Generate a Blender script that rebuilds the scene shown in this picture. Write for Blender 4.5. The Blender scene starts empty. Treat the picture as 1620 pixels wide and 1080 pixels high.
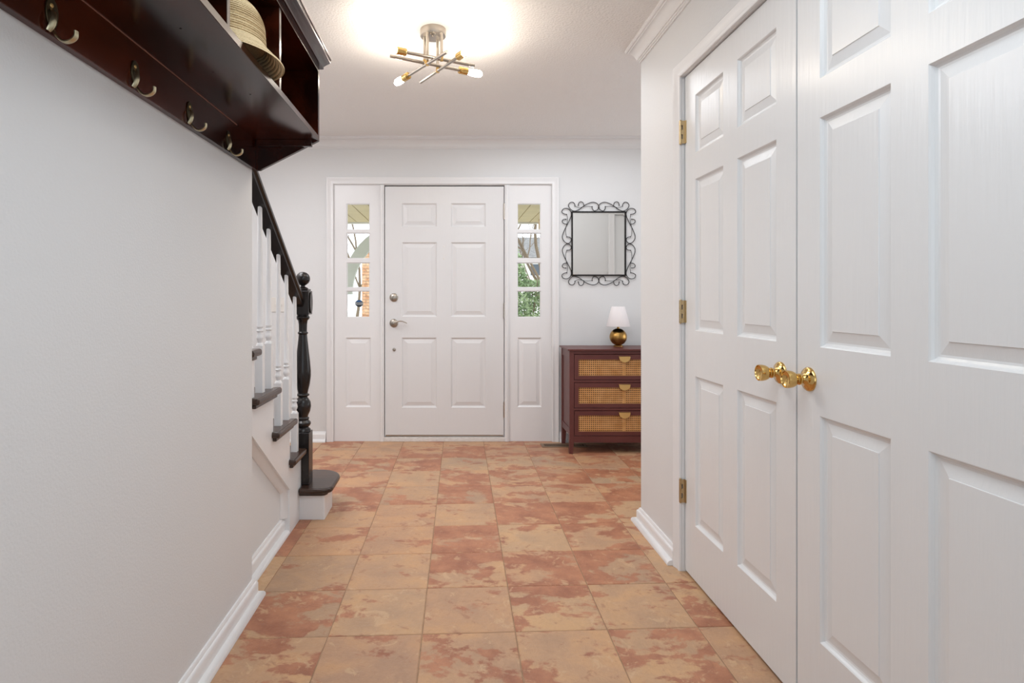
import bpy, math, random
from mathutils import Vector, Matrix
random.seed(7)
C = bpy.context.scene.collection
PI = math.pi

# ------------------------------------------------------------------ camera, world, lights, exposure
scn = bpy.context.scene
cam = bpy.data.cameras.new('camera'); co = bpy.data.objects.new('camera', cam); C.objects.link(co)
co.location = (0, 0, 1.14); co.rotation_euler = (PI/2, 0, 0)
cam.sensor_width = 36; cam.lens = 930/1620*36
cam.shift_x = 95/1620; cam.shift_y = -68/1620
cam.clip_start = .05; cam.clip_end = 300
scn.camera = co

w = bpy.data.worlds.new('overcast_sky'); scn.world = w; w.use_nodes = True
wb = w.node_tree.nodes['Background']; wb.inputs[0].default_value = (.86, .93, 1, 1); wb.inputs[1].default_value = 1.45

def area(name, loc, rot, sx, sy, power, col):
    l = bpy.data.lights.new(name, 'AREA'); l.shape = 'RECTANGLE'; l.size = sx; l.size_y = sy
    l.energy = power; l.color = col
    o = bpy.data.objects.new(name, l); C.objects.link(o); o.location = loc; o.rotation_euler = rot
    return o
area('rear_fill', (.1, -1.75, 1.25), (PI/2+.35, 0, 0), 1.6, 1.9, 10, (.78, .90, 1))  # added fill behind the camera; the rear wall has no window
area('hall_overhead_fill', (.12, .75, 2.39), (0, 0, 0), 1.1, 1.4, 12.5, (.84, .93, 1))  # added overhead fill for the hall, out of view; no fixture here
area('foyer_overhead_fill', (.9, 3.75, 2.39), (0, 0, 0), 1.4, .9, 9, (.90, .95, 1))  # added fill to even out the foyer; no second ceiling fixture
area('side_room_daylight', (3.05, 3.9, 1.25), (PI/2+.45, 0, PI/2), 1.4, 1.5, 9, (.92, .96, 1))
area('stairwell_fill', (-1.3, 2.9, 2.38), (0, 0, 0), .7, 1.6, 18, (.97, .97, 1))  # added fill that lifts the front wall's left side; no window above the stairs

scn.view_settings.view_transform = 'Standard'; scn.view_settings.look = 'None'
scn.view_settings.gamma = 1; scn.view_settings.use_curve_mapping = False
scn.view_settings.exposure = 0.70

# ------------------------------------------------------------------ helpers
def lin(c):
    c = c/255.
    return c/12.92 if c <= .04045 else ((c+.055)/1.055)**2.4
def rgb(r, g, b): return (lin(r), lin(g), lin(b), 1)

def newmat(name):
    m = bpy.data.materials.new(name); m.use_nodes = True
    nt = m.node_tree; return m, nt, nt.nodes['Principled BSDF']
def simple(name, col, rough=.5, metal=0, bump=None, spec=.5, var=None, coat=0):
    """bump=(scale, distance, stretch vector); var=(scale, second colour, stretch)"""
    m, nt, p = newmat(name); N = nt.nodes; L = nt.links
    p.inputs['Base Color'].default_value = col; p.inputs['Roughness'].default_value = rough
    p.inputs['Metallic'].default_value = metal; p.inputs['Specular IOR Level'].default_value = spec
    p.inputs['Coat Weight'].default_value = coat; p.inputs['Coat Roughness'].default_value = .12
    tc = N.new('ShaderNodeTexCoord')
    def noise(scale, st, detail=6):
        mp = N.new('ShaderNodeMapping'); mp.inputs['Scale'].default_value = st
        L.new(tc.outputs['Object'], mp.inputs[0]); n = N.new('ShaderNodeTexNoise')
        n.inputs['Scale'].default_value = scale; n.inputs['Detail'].default_value = detail
        L.new(mp.outputs[0], n.inputs['Vector']); return n
    if bump:
        n = noise(bump[0], bump[2] if len(bump) > 2 else (1, 1, 1)); b = N.new('ShaderNodeBump')
        b.inputs['Strength'].default_value = 1; b.inputs['Distance'].default_value = bump[1]
        L.new(n.outputs['Fac'], b.inputs['Height']); L.new(b.outputs[0], p.inputs['Normal'])
    if var:
        n = noise(var[0], var[2] if len(var) > 2 else (1, 1, 1)); r = N.new('ShaderNodeValToRGB')
        r.color_ramp.elements[0].position = .36; r.color_ramp.elements[1].position = .66
        r.color_ramp.elements[0].color = col; r.color_ramp.elements[1].color = var[1]
        L.new(n.outputs['Fac'], r.inputs[0]); L.new(r.outputs[0], p.inputs['Base Color'])
    return m
M = {}
M['wall'] = simple('wall_paint', rgb(222, 222, 222), .55, bump=(160, .0006))
M['trim'] = simple('trim_paint', rgb(232, 231, 231), .28, bump=(40, .0004))
M['door'] = simple('closet_door_paint', rgb(226, 226, 226), .24, bump=(70, .0009, (1, 1, .07)))
M['entry'] = simple('entry_door_paint', rgb(224, 223, 223), .3, bump=(60, .0005, (1, 1, .08)))
M['ceiling'] = simple('textured_ceiling_paint', rgb(240, 238, 236), .8, bump=(95, .005))
M['darkwood'] = simple('espresso_stained_wood', rgb(24, 7, 3), .17, bump=(14, .0003, (1, .15, 1)), var=(6, rgb(74, 28, 13), (1, .4, 1)), spec=.42)
M['tread'] = simple('dark_oak_tread', rgb(48, 33, 26), .25, bump=(40, .0006, (.1, 1, 1)), var=(22, rgb(72, 52, 42), (.1, 1, 1)))
M['black'] = simple('black_satin_wood', rgb(22, 18, 17), .25, bump=(50, .0005, (1, 1, .2)), var=(6, rgb(34, 28, 26)), spec=.45)
M['nickel'] = simple('brushed_nickel', rgb(176, 168, 158), .28, 1, bump=(200, .0001))
M['pewter'] = simple('antique_pewter', rgb(190, 180, 150), .33, 1, bump=(120, .0003))
M['pewterdark'] = simple('dark_antique_pewter', rgb(92, 82, 62), .4, 1, bump=(120, .0003))
M['brass'] = simple('polished_brass', rgb(214, 178, 112), .14, 1, bump=(30, .0004))
M['agedbrass'] = simple('aged_brass', rgb(196, 156, 92), .3, 1, bump=(60, .0003), var=(14, rgb(158, 120, 64), (3, 3, .2)))
M['palebrass'] = simple('pale_brass', rgb(222, 184, 118), .38, .6, bump=(60, .0002))
M['dullbrass'] = simple('dull_hinge_brass', rgb(190, 168, 130), .38, 1, bump=(60, .0003))
M['dresser'] = simple('burgundy_painted_wood', rgb(92, 46, 43), .38, bump=(50, .0004, (.2, 1, 1)), var=(5, rgb(100, 53, 49)))
M['cane'] = simple('woven_cane', rgb(205, 148, 86), .55, bump=(300, .0008), var=(16, rgb(224, 172, 112)))
M['darkin'] = simple('drawer_backing', rgb(36, 24, 20), .8, bump=(60, .0003))
M['iron'] = simple('black_wrought_iron', rgb(24, 20, 20), .45, .4, bump=(120, .0003))
M['shade'] = simple('white_linen_shade', rgb(238, 232, 232), .8, bump=(700, .0005))
def straw_material():
    m, nt, p = newmat('braided_straw'); N = nt.nodes; L = nt.links; tc = N.new('ShaderNodeTexCoord')
    wv = N.new('ShaderNodeTexWave'); wv.bands_direction = 'Z'; wv.inputs['Scale'].default_value = 50; wv.inputs['Distortion'].default_value = .6
    wv.inputs['Detail'].default_value = 2; wv.inputs['Detail Scale'].default_value = 6; L.new(tc.outputs['Object'], wv.inputs['Vector'])
    ns = N.new('ShaderNodeTexNoise'); ns.inputs['Scale'].default_value = 330; L.new(tc.outputs['Object'], ns.inputs['Vector'])
    ad = N.new('ShaderNodeMath'); ad.operation = 'MULTIPLY_ADD'; ad.inputs[1].default_value = .9
    L.new(wv.outputs['Fac'], ad.inputs[0]); L.new(ns.outputs['Fac'], ad.inputs[2])
    r = N.new('ShaderNodeValToRGB'); r.color_ramp.elements[0].position = .45; r.color_ramp.elements[1].position = 1.0
    r.color_ramp.elements[0].color = rgb(168, 138, 96); r.color_ramp.elements[1].color = rgb(232, 208, 164)
    L.new(ad.outputs[0], r.inputs[0]); L.new(r.outputs[0], p.inputs['Base Color']); p.inputs['Roughness'].default_value = .8
    b = N.new('ShaderNodeBump'); b.inputs['Distance'].default_value = .0025; b.inputs['Strength'].default_value = 1
    L.new(ad.outputs[0], b.inputs['Height']); L.new(b.outputs[0], p.inputs['Normal']); return m
M['straw'] = straw_material()
M['register'] = simple('brown_metal_register', rgb(150, 124, 100), .45, .5, bump=(80, .0002))
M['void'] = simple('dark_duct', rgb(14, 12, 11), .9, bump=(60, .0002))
M['grout'] = simple('tan_grout', rgb(168, 136, 108), .85, bump=(250, .0008), var=(30, rgb(148, 118, 92)))
M['plate'] = simple('white_plastic', rgb(228, 224, 218), .35, bump=(90, .0001))
M['scuff'] = simple('scuffed_threshold_paint', rgb(230, 226, 222), .4, bump=(70, .0008), var=(38, rgb(214, 206, 200), (1, 4, 4)))

m, nt, p = newmat('mirror_glass'); p.inputs['Metallic'].default_value = 1; p.inputs['Roughness'].default_value = .015
p.inputs['Base Color'].default_value = (.80, .79, .76, 1); M['mirror'] = m

m, nt, p = newmat('window_glass'); N = nt.nodes; L = nt.links
tr = N.new('ShaderNodeBsdfTransparent'); gl = N.new('ShaderNodeBsdfGlossy'); gl.inputs['Roughness'].default_value = .02
mx = N.new('ShaderNodeMixShader'); fr = N.new('ShaderNodeFresnel'); fr.inputs['IOR'].default_value = 1.3
L.new(fr.outputs[0], mx.inputs[0]); L.new(tr.outputs[0], mx.inputs[1]); L.new(gl.outputs[0], mx.inputs[2])
L.new(mx.outputs[0], N['Material Output'].inputs[0]); M['glass'] = m

m, nt, p = newmat('lit_bulb'); p.inputs['Base Color'].default_value = (1, .95, .85, 1)
p.inputs['Emission Color'].default_value = (1, .89, .75, 1); p.inputs['Emission Strength'].default_value = 62
M['bulb'] = m

# slate-look floor tile: patchy terracotta / tan / ochre, different on every tile
def tile_material():
    m, nt, p = newmat('slate_look_tile'); N = nt.nodes; L = nt.links
    tc = N.new('ShaderNodeTexCoord'); oi = N.new('ShaderNodeObjectInfo')
    cmb = N.new('ShaderNodeCombineXYZ')
    def mul(a, k, add=0):
        q = N.new('ShaderNodeMath'); q.operation = 'MULTIPLY_ADD'; q.inputs[1].default_value = k; q.inputs[2].default_value = add
        L.new(a, q.inputs[0]); return q.outputs[0]
    def frac(a):
        q = N.new('ShaderNodeMath'); q.operation = 'FRACT'; L.new(a, q.inputs[0]); return q.outputs[0]
    r = oi.outputs['Random']; r2 = frac(mul(r, 17.31)); r3 = frac(mul(r, 91.7)); r4 = frac(mul(r, 431.9))
    L.new(mul(r, 60), cmb.inputs[0]); L.new(mul(r2, 60), cmb.inputs[1]); L.new(mul(r3, 30), cmb.inputs[2])
    add = N.new('ShaderNodeVectorMath'); L.new(tc.outputs['Object'], add.inputs[0]); L.new(cmb.outputs[0], add.inputs[1])
    def noise(s, d=8, ro=.55, dist=0, st=(1, 1, 1)):
        mp = N.new('ShaderNodeMapping'); mp.inputs['Scale'].default_value = st; L.new(add.outputs[0], mp.inputs[0])
        n = N.new('ShaderNodeTexNoise'); n.inputs['Scale'].default_value = s; n.inputs['Detail'].default_value = d
        n.inputs['Roughness'].default_value = ro; n.inputs['Distortion'].default_value = dist
        L.new(mp.outputs[0], n.inputs['Vector']); return n.outputs['Fac']
    def ramp(a, stops):
        q = N.new('ShaderNodeValToRGB'); e = q.color_ramp.elements
        e[0].position, e[0].color = stops[0]; e[1].position, e[1].color = stops[1]
        for s in stops[2:]:
            x = e.new(s[0]); x.color = s[1]
        L.new(a, q.inputs[0]); return q.outputs[0]
    def mix(f, a, b, mode='MIX'):
        q = N.new('ShaderNodeMix'); q.data_type = 'RGBA'; q.blend_type = mode
        if isinstance(f, float): q.inputs[0].default_value = f
        else: L.new(f, q.inputs[0])
        for s, i in ((a, 6), (b, 7)):
            if isinstance(s, tuple): q.inputs[i].default_value = s
            else: L.new(s, q.inputs[i])
        return q.outputs[2]
    base = ramp(noise(6, 5, .55, .3), [(.34, rgb(176, 150, 124)), (.66, rgb(216, 174, 128)), (.5, rgb(198, 164, 130))])
    tint = ramp(r4, [(0, rgb(198, 140, 104)), (1, rgb(166, 142, 118)), (.5, rgb(204, 162, 122)), (.75, rgb(190, 134, 102))])
    base = mix(.45, base, tint)
    red = ramp(noise(9, 6, .6), [(.35, rgb(162, 104, 78)), (.65, rgb(194, 134, 100))])
    # patch mask with crisp, torn edges; per-tile bias
    nz = noise(5.2, 12, .66, .25, (.75, 1.2, 1))
    q = N.new('ShaderNodeMath'); q.operation = 'ADD'; L.new(nz, q.inputs[0]); L.new(mul(r2, .17, -.095), q.inputs[1])
    mask = ramp(q.outputs[0], [(.50, (0, 0, 0, 1)), (.535, (1, 1, 1, 1))])
    col = mix(mask, base, red)
    hi = ramp(noise(11, 12, .72, .9), [(.585, (0, 0, 0, 1)), (.62, (.6, .6, .6, 1))])
    col = mix(hi, col, rgb(214, 178, 140))
    dk = ramp(noise(17, 10, .7, .5), [(.36, (.5, .5, .5, 1)), (.41, (0, 0, 0, 1))])
    col = mix(dk, col, rgb(160, 108, 82))
    fine = noise(70, 10, .8)
    col = mix(.38, col, ramp(fine, [(.25, (.58, .55, .52, 1)), (.75, (1, 1, 1, 1))]), 'MULTIPLY')
    L.new(col, p.inputs['Base Color'])
    p.inputs['Roughness'].default_value = .42; p.inputs['Specular IOR Level'].default_value = .45
    b = N.new('ShaderNodeBump'); b.inputs['Distance'].default_value = .005; b.inputs['Strength'].default_value = .8
    ad = N.new('ShaderNodeMath'); ad.operation = 'ADD'; L.new(noise(26, 10, .7, .8), ad.inputs[0]); L.new(mul(nz, 1.2), ad.inputs[1])
    L.new(ad.outputs[0], b.inputs['Height']); L.new(b.outputs[0], p.inputs['Normal'])
    return m
M['tile'] = tile_material()

def setprops(o, label=None, cat=None, group=None, kind=None):
    if label: o['label'] = label
    if cat: o['category'] = cat
    if group: o['group'] = group
    if kind: o['kind'] = kind
    return o

class MB:
    def __init__(s, T=None): s.v = []; s.f = []; s.T = T
    def add(s, vs, fs):
        b = len(s.v)
        for q in vs:
            q = s.T(*q) if s.T else q
            s.v.append(tuple(q))
        s.f += [tuple(b+i for i in f) for f in fs]; return s
    def box(s, x0, x1, y0, y1, z0, z1):
        return s.add([(x0,y0,z0),(x1,y0,z0),(x1,y1,z0),(x0,y1,z0),(x0,y0,z1),(x1,y0,z1),(x1,y1,z1),(x0,y1,z1)],
                     [(0,3,2,1),(4,5,6,7),(0,1,5,4),(1,2,6,5),(2,3,7,6),(3,0,4,7)])
    def prism(s, poly, axis, a, b):
        n = len(poly)
        def mk(p, t):
            return {'x': (t, p[0], p[1]), 'y': (p[0], t, p[1]), 'z': (p[0], p[1], t)}[axis]
        return s.add([mk(p, a) for p in poly]+[mk(p, b) for p in poly],
                     [tuple(range(n)), tuple(range(2*n-1, n-1, -1))]+[(i, i+n, (i+1) % n+n, (i+1) % n) for i in range(n)])
    def lathe(s, prof, c=(0,0,0), axis='z', seg=32, sx=1, sy=1):
        """prof: (radius, height) pairs"""
        vs = []; fs = []; n = len(prof)
        for k in range(seg):
            a = 2*PI*k/seg; ca, sa = math.cos(a), math.sin(a)
            for r, h in prof:
                x, y, z = r*ca*sx, r*sa*sy, h
                if axis == 'x': x, y, z = h, r*ca, r*sa
                elif axis == 'y': x, y, z = r*ca, h, r*sa
                vs.append((c[0]+x, c[1]+y, c[2]+z))
        for k in range(seg):
            k2 = (k+1) % seg
            for i in range(n-1): fs.append((k*n+i, k2*n+i, k2*n+i+1, k*n+i+1))
        if prof[0][0] > 1e-6: fs.append(tuple(k*n for k in range(seg-1, -1, -1)))
        if prof[-1][0] > 1e-6: fs.append(tuple(k*n+n-1 for k in range(seg)))
        return s.add(vs, fs)
    def tube(s, pts, r, seg=8, closed=False, flat=None):
        pts = [Vector(q) for q in pts]; n = len(pts); R = r if isinstance(r, (list, tuple)) else [r]*n
        vs = []; fs = []; up = None
        for i, q in enumerate(pts):
            a = pts[i-1] if (i or closed) else q; b = pts[(i+1) % n] if (i < n-1 or closed) else q
            d = (b-a).normalized()
            if up is None:
                up = Vector((0, 0, 1)) if abs(d.z) < .9 else Vector((1, 0, 0))
            u = (up-d*up.dot(d)).normalized(); w_ = d.cross(u); up = u
            for k in range(seg):
                t = 2*PI*k/seg
                f1, f2 = flat if flat else (1, 1)
                vs.append(q+u*math.cos(t)*R[i]*f1+w_*math.sin(t)*R[i]*f2)
        m_ = n if closed else n-1
        for i in range(m_):
            j = (i+1) % n
            for k in range(seg):
                k2 = (k+1) % seg; fs.append((i*seg+k, i*seg+k2, j*seg+k2, j*seg+k))
        if not closed:
            fs.append(tuple(range(seg-1, -1, -1))); fs.append(tuple((n-1)*seg+k for k in range(seg)))
        return s.add(vs, fs)
    def sweep(s, path, prof, Nrm, sign=1):
        """profile (a,b): a in the plane, square to the path; b along Nrm. Mitred corners."""
        path = [Vector(q) for q in path]; Nrm = Vector(Nrm); n = len(path); k = len(prof); vs = []; fs = []
        for i, q in enumerate(path):
            ps = []
            if i: ps.append(Nrm.cross((q-path[i-1]).normalized())*sign)
            if i < n-1: ps.append(Nrm.cross((path[i+1]-q).normalized())*sign)
            m_ = ps[0] if len(ps) == 1 else (ps[0]+ps[1])/(1+ps[0].dot(ps[1]))
            for a, b in prof: vs.append(q+m_*a+Nrm*b)
        for i in range(n-1):
            for j in range(k):
                j2 = (j+1) % k; fs.append((i*k+j, i*k+j2, (i+1)*k+j2, (i+1)*k+j))
        fs.append(tuple(range(k-1, -1, -1))); fs.append(tuple((n-1)*k+j for j in range(k)))
        return s.add(vs, fs)
    def sheet(s, us, vs_, holes, w0, w1):
        """slab over a grid of cuts with rectangular holes; local coords (u, v, w)"""
        us = sorted(set(us)); vv = sorted(set(vs_)); nu, nv = len(us), len(vv)
        def solid(i, j):
            if i < 0 or j < 0 or i >= nu-1 or j >= nv-1: return False
            cu, cv = (us[i]+us[i+1])/2, (vv[j]+vv[j+1])/2
            return not any(h[0] < cu < h[1] and h[2] < cv < h[3] for h in holes)
        V = [(u, v, w0) for v in vv for u in us]+[(u, v, w1) for v in vv for u in us]; K = nu*nv; F = []
        id_ = lambda i, j: j*nu+i
        for i in range(nu-1):
            for j in range(nv-1):
                if not solid(i, j): continue
                a, b, c, d = id_(i, j), id_(i+1, j), id_(i+1, j+1), id_(i, j+1)
                F.append((a, b, c, d)); F.append((a+K, d+K, c+K, b+K))
                for (p_, q_, di, dj) in ((a, b, 0, -1), (b, c, 1, 0), (c, d, 0, 1), (d, a, -1, 0)):
                    if not solid(i+di, j+dj): F.append((q_, p_, p_+K, q_+K))
        return s.add(V, F)
    def raised(s, u0, u1, v0, v1, rings):
        V = []; F = []
        for d, w_ in rings:
            V += [(u0+d, v0+d, w_), (u1-d, v0+d, w_), (u1-d, v1-d, w_), (u0+d, v1-d, w_)]
        for k in range(len(rings)-1):
            for i in range(4):
                j = (i+1) % 4; F.append((4*k+i, 4*k+j, 4*k+4+j, 4*k+4+i))
        n = 4*(len(rings)-1); F.append((n, n+1, n+2, n+3))
        return s.add(V, F)
    def mesh(s, name, mat, smooth=False):
        me = bpy.data.meshes.new(name); me.from_pydata(s.v, [], s.f)
        me.materials.append(mat)
        import bmesh
        bm = bmesh.new(); bm.from_mesh(me); bmesh.ops.recalc_face_normals(bm, faces=bm.faces); bm.to_mesh(me); bm.free()
        if smooth:
            for q in me.polygons: q.use_smooth = True
            me.set_sharp_from_angle(angle=math.radians(38))
        me.update(); return me
    def build(s, name, mat, parent=None, smooth=False, bevel=0, seg=2, loc=None):
        if loc is not None:   # re-centre the mesh on its own origin
            s.v = [(a-loc[0], b-loc[1], c-loc[2]) for a, b, c in s.v]
        elif parent is not None and parent.get('_o') is not None:
            pass
        o = bpy.data.objects.new(name, s.mesh(name, mat, smooth or bevel > 0)); C.objects.link(o)
        if parent: attach(o, parent)
        if loc is not None:
            o.location = loc
            if parent: o.location = Vector(loc)-world_loc(parent)
        elif parent: o.location = -world_loc(parent)
        if bevel:
            b = o.modifiers.new('bevel', 'BEVEL'); b.width = bevel; b.segments = seg; b.limit_method = 'ANGLE'; b.angle_limit = math.radians(40)
            b.harden_normals = True
        return o
def world_loc(o):
    v = Vector(o.location)
    while o.parent: o = o.parent; v += Vector(o.location)
    return v
def attach(o, parent): o.parent = parent
def empty(name, loc, label, cat, group=None):
    o = bpy.data.objects.new(name, None); C.objects.link(o); o.location = loc; o.empty_display_size = .1
    return setprops(o, label, cat, group)
def struct(o): o['kind'] = 'structure'; return o
def copy_child(o, parent, dloc):
    c = o.copy(); C.objects.link(c); c.parent = parent; c.location = Vector(o.location)+Vector(dloc)
    for ch in list(o.children):
        g = ch.copy(); C.objects.link(g); g.parent = c
    return c
def arc(cx, cy, r, a0, a1, n):
    return [(cx+r*math.cos(a0+(a1-a0)*i/n), cy+r*math.sin(a0+(a1-a0)*i/n)) for i in range(n+1)]
def smoothpts(P, k=6):
    """Catmull-Rom"""
    P = [Vector(q) for q in P]; out = []
    for i in range(len(P)-1):
        p0 = P[max(i-1, 0)]; p1 = P[i]; p2 = P[i+1]; p3 = P[min(i+2, len(P)-1)]
        for j in range(k):
            t = j/k
            out.append(.5*((2*p1)+(p2-p0)*t+(2*p0-5*p1+4*p2-p3)*t*t+(3*p1-p0-3*p2+p3)*t**3))
    out.append(P[-1]); return out

CEIL = 2.42; YF = 4.69
XL = -.757      # hall wall on the left
XR = .960       # closet wall on the right
XD = .974       # face of closet doors
# ------------------------------------------------------------------ room shell
fl = MB().box(-1.9, 3.3, -2.1, YF+.12, -.06, -.0025).build('floor', M['grout']); struct(fl)
ce = MB().box(-1.9, 3.3, -2.1, YF+.12, CEIL, CEIL+.06).build('ceiling', M['ceiling']); struct(ce)
wl = MB().box(-.90, XL, -2.0, 2.225, 0, CEIL).build('wall_left', M['wall']); struct(wl)
ws = MB().box(-1.86, -1.74, -2.0, YF, 0, CEIL).build('wall_stairwell', M['wall']); struct(ws)
wb_ = MB().box(-1.86, 3.3, -2.1, -2.0, 0, CEIL).build('wall_rear', M['wall']); struct(wb_)
we = MB().box(3.2, 3.3, -2.0, YF, 0, CEIL).build('wall_side', M['wall']); struct(we)
# front wall with the opening for the entry unit
F_ = lambda y: (lambda u, v, w_: (u, y+w_, v))          # facing the camera: u=X, v=Z, w=depth
wf = MB(F_(YF)).sheet([-1.86, -.975, .828, 3.3], [0, 2.078, CEIL], [(-.975, .828, -1, 2.078)], 0, .12).build('wall_front', M['wall']); struct(wf)
# closet wall with the opening for the double doors
R_ = lambda x: (lambda u, v, w_: (x+w_, u, v))          # facing -X: u=Y, v=Z
wr = MB(R_(XR)).sheet([-2.0, .83, 2.474, 2.985], [0, 2.078, CEIL], [(.83, 2.474, -1, 2.078)], 0, .1).build('wall_right', M['wall']); struct(wr)
# closet's far wall, facing the entry (seen in the mirror), with a doorway
B_ = lambda y: (lambda u, v, w_: (u, y-w_, v))
wc = MB(B_(2.985)).sheet([XR+.1, 1.76, 2.54, 3.2], [0, 2.05, CEIL], [(1.76, 2.54, -1, 2.05)], 0, .1).build('wall_closet', M['wall']); struct(wc)

# tiles: parallel courses laid very slightly askew, as in the photograph
tw = .3185; g_ = .0035
vx = Vector((tw, .045*tw)); vy = Vector((.013*.3165, .3165))
ax = vx.normalized()*(g_/2); ay = vy.normalized()*(g_/2)
c0 = -vx/2-vy/2+ax+ay; c1 = vx/2-vy/2-ax+ay; c2 = vx/2+vy/2-ax-ay; c3 = -vx/2+vy/2+ax-ay
e_ = .0022
def ins(q): return q-q.normalized()*e_*1.4
V = [(q.x, q.y, -.006) for q in (c0, c1, c2, c3)]+[(q.x, q.y, -.0015) for q in (c0, c1, c2, c3)]+[(ins(q).x, ins(q).y, 0) for q in (c0, c1, c2, c3)]
tm = MB().add(V, [(i, (i+1) % 4, (i+1) % 4+4, i+4) for i in range(4)]+[(i+4, (i+1) % 4+4, (i+1) % 4+8, i+8) for i in range(4)]+[(8, 9, 10, 11)]).mesh('tile', M['tile'])
org = Vector((-.4155, 2.301))      # a measured joint crossing
n = 0
for i in range(-5, 12):
    for j in range(-6, 8):
        c = org+vx*(i+.5)+vy*(j+.5)
        if c.x < -1.86 or c.x > 3.3 or c.y > YF+.13 or c.y < .35: continue
        if c.x < -1.0 and c.y < 3.1: continue                 # under the staircase
        if c.x > 1.2 and c.y < 2.85: continue                 # inside the closet
        o = bpy.data.objects.new('tile', tm); C.objects.link(o); o.parent = fl
        o.location = (c.x, c.y, random.uniform(-.0004, .0)); n += 1

# baseboards
BP = [(0, 0), (.040, 0), (.040, .009), (.035, .017), (.027, .021), (.018, .022), (.018, .058), (.015, .064), (.010, .067), (.009, .072), (.005, .078), (0, .078)]
def baseboard(name, pts, sign):
    return struct(MB().sweep([(x, y, 0) for x, y in pts], BP, (0, 0, 1), sign).build(name, M['trim'], smooth=True))
baseboard('baseboard_left', [(XL, -2.0), (XL, 2.225), (-.825, 2.225), (-.825, 2.846)], -1)
baseboard('baseboard_right', [(XR, 2.511), (XR, 2.985), (1.69, 2.985)], 1)
baseboard('baseboard_front_left', [(-1.74, YF), (-1.003, YF)], -1)
baseboard('baseboard_front_right', [(.856, YF), (3.2, YF)], -1)
baseboard('baseboard_closet', [(XR, -2.0), (XR, .792)], 1)
# crown moulding
CP = [(0, -.086), (.008, -.086), (.008, -.079), (.013, -.077), (.013, -.068), (.018, -.068), (.019, -.060), (.026, -.044), (.036, -.030), (.048, -.022), (.052, -.021), (.052, -.014), (.060, -.014), (.066, -.008), (.066, 0), (0, 0)]
def crown(name, pts, sign):
    return struct(MB().sweep([(x, y, CEIL) for x, y in pts], CP, (0, 0, 1), sign).build(name, M['trim'], smooth=True))
crown('trim_1', [(-1.74, -2.0), (-1.74, YF), (3.2, YF), (3.2, 2.985), (XR, 2.985), (XR, -2.0)], -1)

# ------------------------------------------------------------------ entry unit in the front wall
CAS = [(0, 0), (0, .010), (.004, .013), (.012, .014), (.018, .011), (.034, .014), (.046, .019), (.052, .019), (.055, .016), (.055, 0)]
cas = MB().sweep([(-.944, YF, 0), (-.944, YF, 2.05), (.797, YF, 2.05), (.797, YF, 0)], CAS, (0, -1, 0), 1)
o = struct(cas.build('trim_2', M['trim'], smooth=True))
# posts between door and sidelights, head and sill
def post(name, x0, x1):
    b = MB().box(x0, x1, YF-.004, YF+.10, 0, 2.044)
    b.prism([(x0+.007, YF-.004), (x0+.011, YF-.010), (x1-.011, YF-.010), (x1-.007, YF-.004)], 'z', 0, 2.044)
    return struct(b.build(name, M['trim'], bevel=.0015))
post('trim_3', -.577, -.541); post('trim_4', .420, .456)
struct(MB().box(-.972, .825, YF+.002, YF+.10, 2.044, 2.074).build('trim_5', M['trim'], bevel=.001))
thr = MB().box(-.541, .420, YF-.006, YF+.10, 0, .022).box(-.541, .420, YF-.001, YF+.05, .022, .034)
struct(thr.build('trim_6', M['scuff'], bevel=.002))
stop = MB().box(-.541, -.528, YF+.062, YF+.08, .03, 2.044).box(.407, .420, YF+.062, YF+.08, .03, 2.044).box(-.541, .420, YF+.062, YF+.08, 2.028, 2.044)
struct(stop.build('trim_7', M['darkin']))
RG = [(0, 0), (.003, .003), (.009, .0085), (.014, .0095), (.017, .0095), (.042, .004), (.0435, .0028)]
def panels(parent, T, cells, mat, rings=RG):
    out = []
    for (u0, u1, v0, v1) in cells:
        c = T((u0+u1)/2, (v0+v1)/2, 0)
        out.append(MB(T).raised(u0, u1, v0, v1, rings).build('panel', mat, parent, loc=c))
    return out
def door_slab(name, T, u0, u1, v0, v1, cols, rows, thick, mat, origin):
    holes = [(a, b, c, d) for (a, b) in cols for (c, d) in rows]
    us = [u0, u1]+[q for c in cols for q in c]; vs_ = [v0, v1]+[q for c in rows for q in c]
    o = MB(T).sheet(us, vs_, holes, 0, thick).build(name, mat, loc=origin)
    panels(o, T, holes, mat)
    return struct(o)
T = F_(4.700)
fd = door_slab('door_1', T, -.536, .415, .040, 2.035, [(-.401, -.121), (-.008, .270)], [(1.712, 1.901), (.994, 1.589), (.268, .827)], .044, M['entry'], (-.06, 4.70, .04))
# its hardware
dy = 4.700
rose = [(.001, .0), (.034, 0), (.034, -.004), (.030, -.008), (.026, -.009), (.024, -.013), (.016, -.016), (.001, -.017)]
rose.reverse()
db = MB().lathe(rose, (-.464, dy, 1.148), 'y', 36)
for k in range(16):
    a = 2*PI*k/16
    db.tube([(-.464+.026*math.cos(a), dy-.010, 1.148+.026*math.sin(a)), (-.464+.033*math.cos(a), dy-.004, 1.148+.033*math.sin(a))], .0028, 6)
db = db.build('deadbolt', M['nickel'], fd, smooth=True)
MB().box(-.468, -.460, dy-.034, dy-.016, 1.132, 1.164).build('thumb_turn', M['nickel'], db, bevel=.002)
lv = MB().lathe(rose, (-.464, dy, .943), 'y', 36)
for k in range(16):
    a = 2*PI*k/16
    lv.tube([(-.464+.026*math.cos(a), dy-.010, .943+.026*math.sin(a)), (-.464+.033*math.cos(a), dy-.004, .943+.033*math.sin(a))], .0028, 6)
lv.lathe([(.001, -.055), (.010, -.053), (.012, -.046), (.010, -.03), (.010, -.012)], (-.464, dy, .943), 'y', 24)
lv = lv.build('lever_rose', M['nickel'], fd, smooth=True)
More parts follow.
